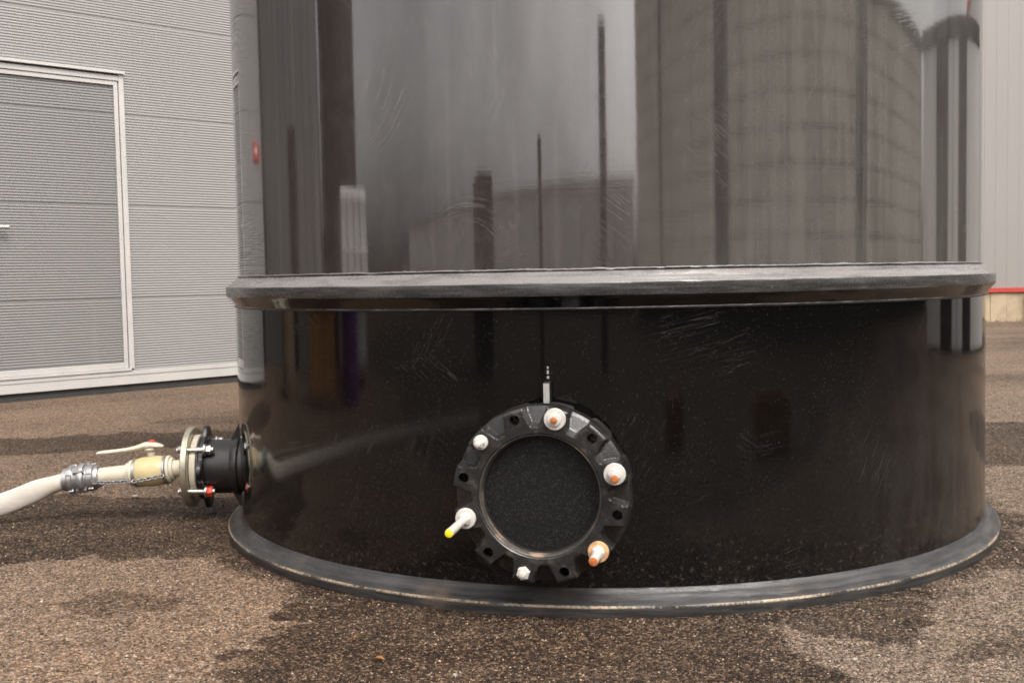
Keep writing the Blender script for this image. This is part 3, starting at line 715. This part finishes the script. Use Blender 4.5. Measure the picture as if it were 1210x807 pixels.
# hose coupling: lugged aluminium halves
coup = vpart('coupling', [(.030, 0.2960), (.040, 0.2980), (.042, 0.3020), (.042, 0.3100), (.047, 0.3120), (.047, 0.3300), (.044, 0.3320), (.044, 0.3400), (.052, 0.3420), (.054, 0.3450), (.054, 0.3580), (.052, 0.3610), (.046, 0.3620), (.046, 0.3780), (.050, 0.3800), (.050, 0.3920), (.046, 0.3950), (.041, 0.3980), (.041, 0.4140), (.034, 0.4160)], m_alu, 56)
for q in range(4):
    a = R(35+90*q); bm = bmesh.new()
    for al, rr0 in ((.321, .047), (.386, .050)):
        c = Vector((math.cos(a)*rr0, math.sin(a)*rr0, al)); M = VM @ Matrix.Translation(c) @ Matrix.Rotation(a, 4, 'Z')
        box(bm, -.006, .0045, -.010, .010, -.008, .008, M, bev=.002)
    c = Vector((math.cos(a)*.050, math.sin(a)*.050, .353)); M = VM @ Matrix.Translation(c) @ Matrix.Rotation(a+.45, 4, 'Z')
    box(bm, -.006, .0055, -.007, .007, -.018, .018, M, bev=.002)
    mesh_obj('locking_lug', bm, m_alu, coup)

# ---------------------------------------------------------------- flat hose leaving to the left
k = NT('cream_hose_fabric'); p = k.pos(); n1 = k.noise(p, 9, 5, .6).outputs[0]; n2 = k.noise(p, 160, 3).outputs[0]; wv = k.noise(k.scalev(p, (3, 3, 60)), 3, 4).outputs[0]
k.base(k.mix(k.mapr(n1, .42, .72, 0, .6), k.mix(k.mapr(wv, .4, .7, 0, .35), (.47, .435, .385), (.39, .35, .295)), (.40, .32, .23))); k.b.inputs['Roughness'].default_value = .6
k.l(k.bump(n2, .25, .0015, k.bump(n1, .4, .012)), k.b.inputs['Normal'])
m_hose = k.m
hs0 = NM @ (VM @ Vector((0, 0, .403))); hs1 = NM @ (VM @ Vector((0, 0, .410)))
pts = catmull([hs0, (-1.90, 4.41, .141), (-1.98, 4.39, .112), (-2.07, 4.37, .080), (-2.2, 4.32, .056), (-2.32, 4.24, .052), (-2.5, 4.05, .050), (-2.85, 3.45, .052), (-3.1, 2.6, .052), (-3.0, 1.5, .052), (-2.5, .2, .052)], 8)
ra, rb_ = [], []
for i, q in enumerate(pts):
    t = min(1, max(0, (i-2)/10)); ra.append(.033*(1-t)+.017*t); rb_.append(.033*(1-t)+.043*t)
bm = bmesh.new(); sweep(bm, pts, ra, rb_, 24, flat_axis=Vector((0, 0, 1)))
for v in bm.verts: v.co += Vector((0, 0, 1))*.003*noise.noise(v.co*11)+Vector((0, 1, 0))*.003*noise.noise(v.co*13+Vector((5, 0, 0)))
hose = props(mesh_obj('hose', bm, m_hose, smooth=60), 'cream lay flat hose running down to the left from the valve coupling', 'hose')
bm = bmesh.new(); M = axis_M(hs1, hs1-hs0)
lathe(bm, [(.034, -.012), (.0365, -.011), (.0365, .006), (.034, .007)], 40, M); mesh_obj('hose_clamp', bm, m_cream, hose, smooth=40)

# ---------------------------------------------------------------- the rest of the yard and some added objects, mirrored in the tank
def frame(foot, tdir):
    t = Vector(tdir).normalized(); nrm = Vector((t.y, -t.x, 0)); M = Matrix((t, -nrm, Vector((0, 0, 1)))).transposed().to_4x4(); M.translation = foot; return M
m_beige = clad_material('beige_panel', (.84, .80, .70), .5); m_post = simple('brown_steel', (.022, .0145, .0135), .5, var=.2)
m_grn = clad_material('greenish_panel', (.80, .82, .77), .5)
def facing(M, towards):   # make local -y face the given point
    return M
# long panelled warehouse behind and to the right of the photographer
wh = empty('warehouse', (12.86, -7.18, 0)); T = Vector((.643, .766, 0)); NRM = Vector((.766, -.643, 0))
wh.matrix_world = Matrix(((T.x, NRM.x, 0, 12.86), (T.y, NRM.y, 0, -7.18), (0, 0, 1, 0), (0, 0, 0, 1)))
props(wh, 'long beige panelled warehouse with dark posts, mirrored in the right half of the tank', 'building')
bm = bmesh.new()
x = -16
while x < 7.2:
    z = .95
    while z < 7.9:
        box(bm, x+.015, min(x+2.325, 7.44), -.05, .1, z+.03, z+.57, bev=.008); z += .6
    x += 2.34
mesh_obj('wall', bm, m_beige, wh)
bm = bmesh.new(); box(bm, -16, 7.45, .11, 12, 0, 8.1); mesh_obj('building_core', bm, m_post, wh)
bm = bmesh.new(); box(bm, -16, 7.45, -.08, .1, 0, .945, bev=.01); mesh_obj('plinth', bm, m_post, wh)
bm = bmesh.new(); box(bm, -16.1, 7.6, -.15, 12.2, 8.11, 8.4, bev=.02); mesh_obj('roof', bm, m_post, wh)
for az_, wd in ((29.2, .58), (73.0, .46), (12, .10)):
    s_ = math.tan(R(az_-50))*16; bm = bmesh.new(); box(bm, s_-wd, s_+wd, -.22, -.051, 0, 8.08, bev=.02)
    box(bm, s_-wd*.3, s_+wd*.3, -.30, -.2205, 0, 8.08, bev=.02); mesh_obj('post', bm, m_post, wh)
an = empty('warehouse_annex', (0, 0, 0)); an.matrix_world = wh.matrix_world.copy()
props(an, 'lower beige annex with dark roof edge, beside the warehouse, mirrored in the tank', 'building')
bm = bmesh.new(); x = 7.7
while x < 17.5:
    z = .95
    while z < 5.3:
        box(bm, x+.015, min(x+2.325, 17.8), -.05, .1, z+.03, z+.57, bev=.008); z += .6
    x += 2.34
mesh_obj('wall', bm, m_beige, an)
bm = bmesh.new(); box(bm, 7.65, 17.8, .11, 12, 0, 5.8); mesh_obj('building_core', bm, m_post, an)
bm = bmesh.new(); box(bm, 7.65, 17.8, -.08, .1, 0, .945, bev=.01); mesh_obj('plinth', bm, m_post, an)
bm = bmesh.new(); box(bm, 7.65, 18, -.25, 12.2, 5.81, 6.1, bev=.02); mesh_obj('roof', bm, m_post, an)
# white site cabin to the right
cb_ = empty('site_cabin', (11.3, 4.9, 0)); T = Vector((-.495, .869, 0)); NRM = Vector((.869, .495, 0))
cb_.matrix_world = Matrix(((T.x, NRM.x, 0, 11.3), (T.y, NRM.y, 0, 4.9), (0, 0, 1, 0), (0, 0, 0, 1)))
props(cb_, 'white site cabin with two tall dark doors, mirrored at the right edge of the tank', 'cabin')
bm = bmesh.new()
for a, b in ((0, 1.3), (2.5, 3.05), (3.09, 3.7), (4.9, 7.5)): box(bm, a, b, 0, 2.6, .03, 3.45, bev=.05)
mesh_obj('wall', bm, m_white, cb_)
bm = bmesh.new(); box(bm, -.1, 7.6, -.06, 2.7, 3.46, 3.68, bev=.02); mesh_obj('roof', bm, m_post, cb_)
for a in (1.3, 3.7):
    bm = bmesh.new(); box(bm, a+.002, a+1.198, .08, .2, .03, 3.44, bev=.01); d_ = mesh_obj('door', bm, m_post, cb_)
    bm = bmesh.new(); box(bm, a+.12, a+.16, .02, .078, 1.0, 1.3, bev=.01); mesh_obj('handle', bm, m_steel, d_)
# grey yard wall and dark shed to the left
yw = empty('grey_shed', (-9, 6.4, 0)); props(yw, 'grey sheet metal shed left of the photographer, mirrored near the left edge of the tank', 'shed')
bm = bmesh.new()
y = -2.5
while y < 2.6:
    box(bm, -3, .0, y, y+.48, 0, 5.0, bev=.02); y += .5
mesh_obj('wall', bm, m_clad, yw)
bm = bmesh.new(); box(bm, -3.2, .15, -2.6, 2.75, 5.01, 5.2, bev=.02); mesh_obj('roof', bm, m_post, yw)
bm = bmesh.new(); box(bm, .002, .05, -.9, -.2, 0, 2.6, bev=.01); mesh_obj('door', bm, m_post, yw)
sh = empty('brown_silo', (-10.2, 2.5, 0)); props(sh, 'tall dark brown silo mirrored as a dark band in the upper left of the tank', 'silo')
bm = bmesh.new(); lathe(bm, [(1.22, 0), (1.22, 4.2), (1.24, 4.22), (1.24, 4.3), (1.2, 4.32), (.3, 5.2)], 48, cap1=True); mesh_obj('body', bm, m_post, sh, smooth=40)
for zz in (1.4, 2.8):
    bm = bmesh.new(); lathe(bm, [(1.222, zz), (1.25, zz+.01), (1.25, zz+.08), (1.222, zz+.09)], 48); mesh_obj('hoop', bm, m_dark, sh, smooth=40)
ib = empty('white_container', (-7.2, 2.2, 0)); props(ib, 'white plastic liquid container in a cage, mirrored at the lower left of the upper shell', 'container')
bm = bmesh.new(); box(bm, -.5, .5, -.6, .6, .16, 1.75, bev=.06); mesh_obj('bottle', bm, m_white, ib)
bm = bmesh.new()
for i in range(5):
    yy = -.6+.3*i; rod(bm, (.53, yy, .16), (.53, yy, 1.7), .012, 8); rod(bm, (-.53, yy, .16), (-.53, yy, 1.7), .012, 8)
for i in range(4):
    zz = .3+.45*i; rod(bm, (.545, -.62, zz), (.545, .62, zz), .012, 8)
for yy in (-.62, .62):
    for zz in (.3, 1.65): rod(bm, (-.53, yy, zz), (.545, yy, zz), .012, 8)
for yy in (-.6, .6): rod(bm, (.53, yy, .3), (.53, yy+math.copysign(.02, yy), .3), .012, 8)
mesh_obj('cage', bm, m_steel, ib)
bm = bmesh.new()
for yy in (-.5, 0, .5): box(bm, -.55, .55, yy-.08, yy+.08, .0, .11)
box(bm, -.56, .56, -.62, .62, .112, .15); mesh_obj('pallet', bm, simple('pallet_wood', (.30, .19, .10), .8), ib)
m_wood = simple('orange_plywood', (.42, .20, .065), .6, var=.4, scale=3, bump=.1); m_wood2 = simple('brown_board', (.26, .15, .085), .7, var=.3, scale=4)
cr = empty('wooden_crate', (-5.7, 3.65, 0)); props(cr, 'orange brown wooden crate mirrored in the lower left of the tank', 'crate')
bm = bmesh.new()
for i in range(6): box(bm, .3, .325, -.5+i*.165, -.5+i*.165+.158, .05, .84, bev=.004)
for i in range(4): box(bm, -.3, .298, -.5, .485, .05+i*.2, .05+i*.2+.192, bev=.004)
mesh_obj('boards', bm, m_wood, cr)
for z0_, z1_ in ((.05, .14), (.74, .83)):
    bm = bmesh.new(); box(bm, .326, .35, -.5, .485, z0_, z1_, bev=.003); mesh_obj('batten', bm, m_wood2, cr)
bm = bmesh.new(); box(bm, -.33, .36, -.53, .52, .842, .87, bev=.003); mesh_obj('lid', bm, m_wood2, cr)
def drum(name, x, y, r, h, mat, lidmat, label):
    e = empty(name, (x, y, 0)); props(e, label, 'drum')
    bm = bmesh.new(); lathe(bm, [(r*.97, 0), (r, .02), (r, h*.32), (r*1.04, h*.335), (r, h*.35), (r, h*.65), (r*1.04, h*.665), (r, h*.68), (r, h-.06)], 40, cap0=True); mesh_obj('body', bm, mat, e, smooth=40)
    bm = bmesh.new(); lathe(bm, [(r*.9, h-.07), (r*1.03, h-.06), (r*1.03, h-.01), (r*.98, h), (r*.9, h-.012)], 40, cap1=True); mesh_obj('lid', bm, lidmat, e, smooth=40)
drum('plastic_drum', -5.6, 2.55, .30, .88, simple('purple_plastic', (.12, .03, .20), .4), simple('purple_lid', (.10, .03, .16), .4), 'purple plastic drum mirrored beside the wooden crate')
drum('steel_drum', -6.0, 5.35, .34, .93, simple('tan_paint', (.30, .22, .15), .5), m_redtrim, 'tan drum with red lid mirrored at the left edge of the lower tank')
dark_blk = empty('added_dark_block', (-4.9, -3.2, 0)); dark_blk.rotation_euler = (0, 0, R(40)); props(dark_blk, 'dark upright block added to mirror as a dark strip left of the tank centre', 'block')  # unseen dark upright, added to give the tank a dark mirrored strip
bm = bmesh.new(); box(bm, -.55, .55, -.3, .3, .1, 1.95, bev=.02); mesh_obj('case', bm, m_post, dark_blk)
bm = bmesh.new(); box(bm, -.54, -.004, .302, .33, .14, 1.92, bev=.005); box(bm, .004, .54, .302, .33, .14, 1.92, bev=.005); mesh_obj('door', bm, m_post, dark_blk)
bm = bmesh.new(); box(bm, -.5, .5, -.25, .25, 0, .099); mesh_obj('plinth', bm, m_dark, dark_blk)
for (x, y, r_, h, lab) in ((-2.6, -4.0, .07, 2.3, 'thin dark steel post left of the tank centre in the mirrored yard'), (-.2, -4.6, .13, 3.4, 'tall dark steel post at the tank centre in the mirrored yard')):
    e = empty('steel_post', (x, y, 0)); props(e, lab, 'post', 'posts standing in the yard')
    bm = bmesh.new(); rod(bm, (0, 0, .016), (0, 0, h), r_, 16, bev=.01); mesh_obj('pole', bm, m_post, e, smooth=40)
    bm = bmesh.new(); box(bm, -r_*2, r_*2, -r_*2, r_*2, 0, .015); mesh_obj('foot_plate', bm, m_post, e)
lb = empty('low_building', (-12, -22, 0)); props(lb, 'low pale green building across the yard, mirrored in the left half of the tank', 'building')
bm = bmesh.new()
for i in range(-9, 13): box(bm, -13+i*2.1, -13+i*2.1+2.06, 0, .2, .9, 3.2, bev=.01)
mesh_obj('wall', bm, m_grn, lb)
bm = bmesh.new(); box(bm, -31.9, 14.3, .201-8, -.001, 0, 3.19); mesh_obj('building_core', bm, m_post, lb)
bm = bmesh.new(); box(bm, -32.1, 14.5, -8.1, .35, 3.21, 3.35, bev=.02); mesh_obj('roof', bm, m_flash, lb)

oc = empty('added_crate', (2.7, .95, 0)); oc.rotation_euler = (0, 0, R(25)); props(oc, 'orange brown crate added to mirror as a dim warm patch right of the opening', 'crate')  # unseen box, added for a warm patch in the lower shell's reflection
bm = bmesh.new()
m_oc = simple('orange_plastic', (.34, .15, .035), .45, var=.3)
for y in (-.2, .195): box(bm, -.3, .3, y, y+.006, .02, .28, bev=.002)
for x in (-.3, .294): box(bm, x, x+.006, -.194, .195, .02, .28, bev=.002)
mesh_obj('wall', bm, m_oc, oc)
bm = bmesh.new(); box(bm, -.293, .293, -.193, .194, .02, .03); mesh_obj('floor', bm, m_oc, oc)
bm = bmesh.new()
for y in (-.215, .202): box(bm, -.315, .315, y, y+.014, .26, .285, bev=.003)
for x in (-.315, .301): box(bm, x, x+.014, -.2, .201, .26, .285, bev=.003)
mesh_obj('rim', bm, m_oc, oc)
fc = empty('added_can', (1.25, .12, 0)); fc.rotation_euler = (0, 0, R(-20)); props(fc, 'dull red can added to mirror as a faint red patch beside the opening', 'can')  # unseen red object, added to tint the lower shell's reflection
m_fc = simple('dull_red_paint', (.22, .03, .018), .4, var=.25)
bm = bmesh.new(); box(bm, -.15, .15, -.08, .08, .0, .29, bev=.03); mesh_obj('body', bm, m_fc, fc, smooth=40)
bm = bmesh.new(); sweep(bm, catmull([(-.09, 0, .285), (-.08, 0, .325), (.04, 0, .335), (.06, 0, .285)], 6), .010, .010, 12); mesh_obj('handle', bm, m_fc, fc, smooth=50)
bm = bmesh.new(); rod(bm, (.11, 0, .285), (.115, 0, .32), .022, 16, bev=.004); mesh_obj('cap', bm, m_dark, fc, smooth=40)
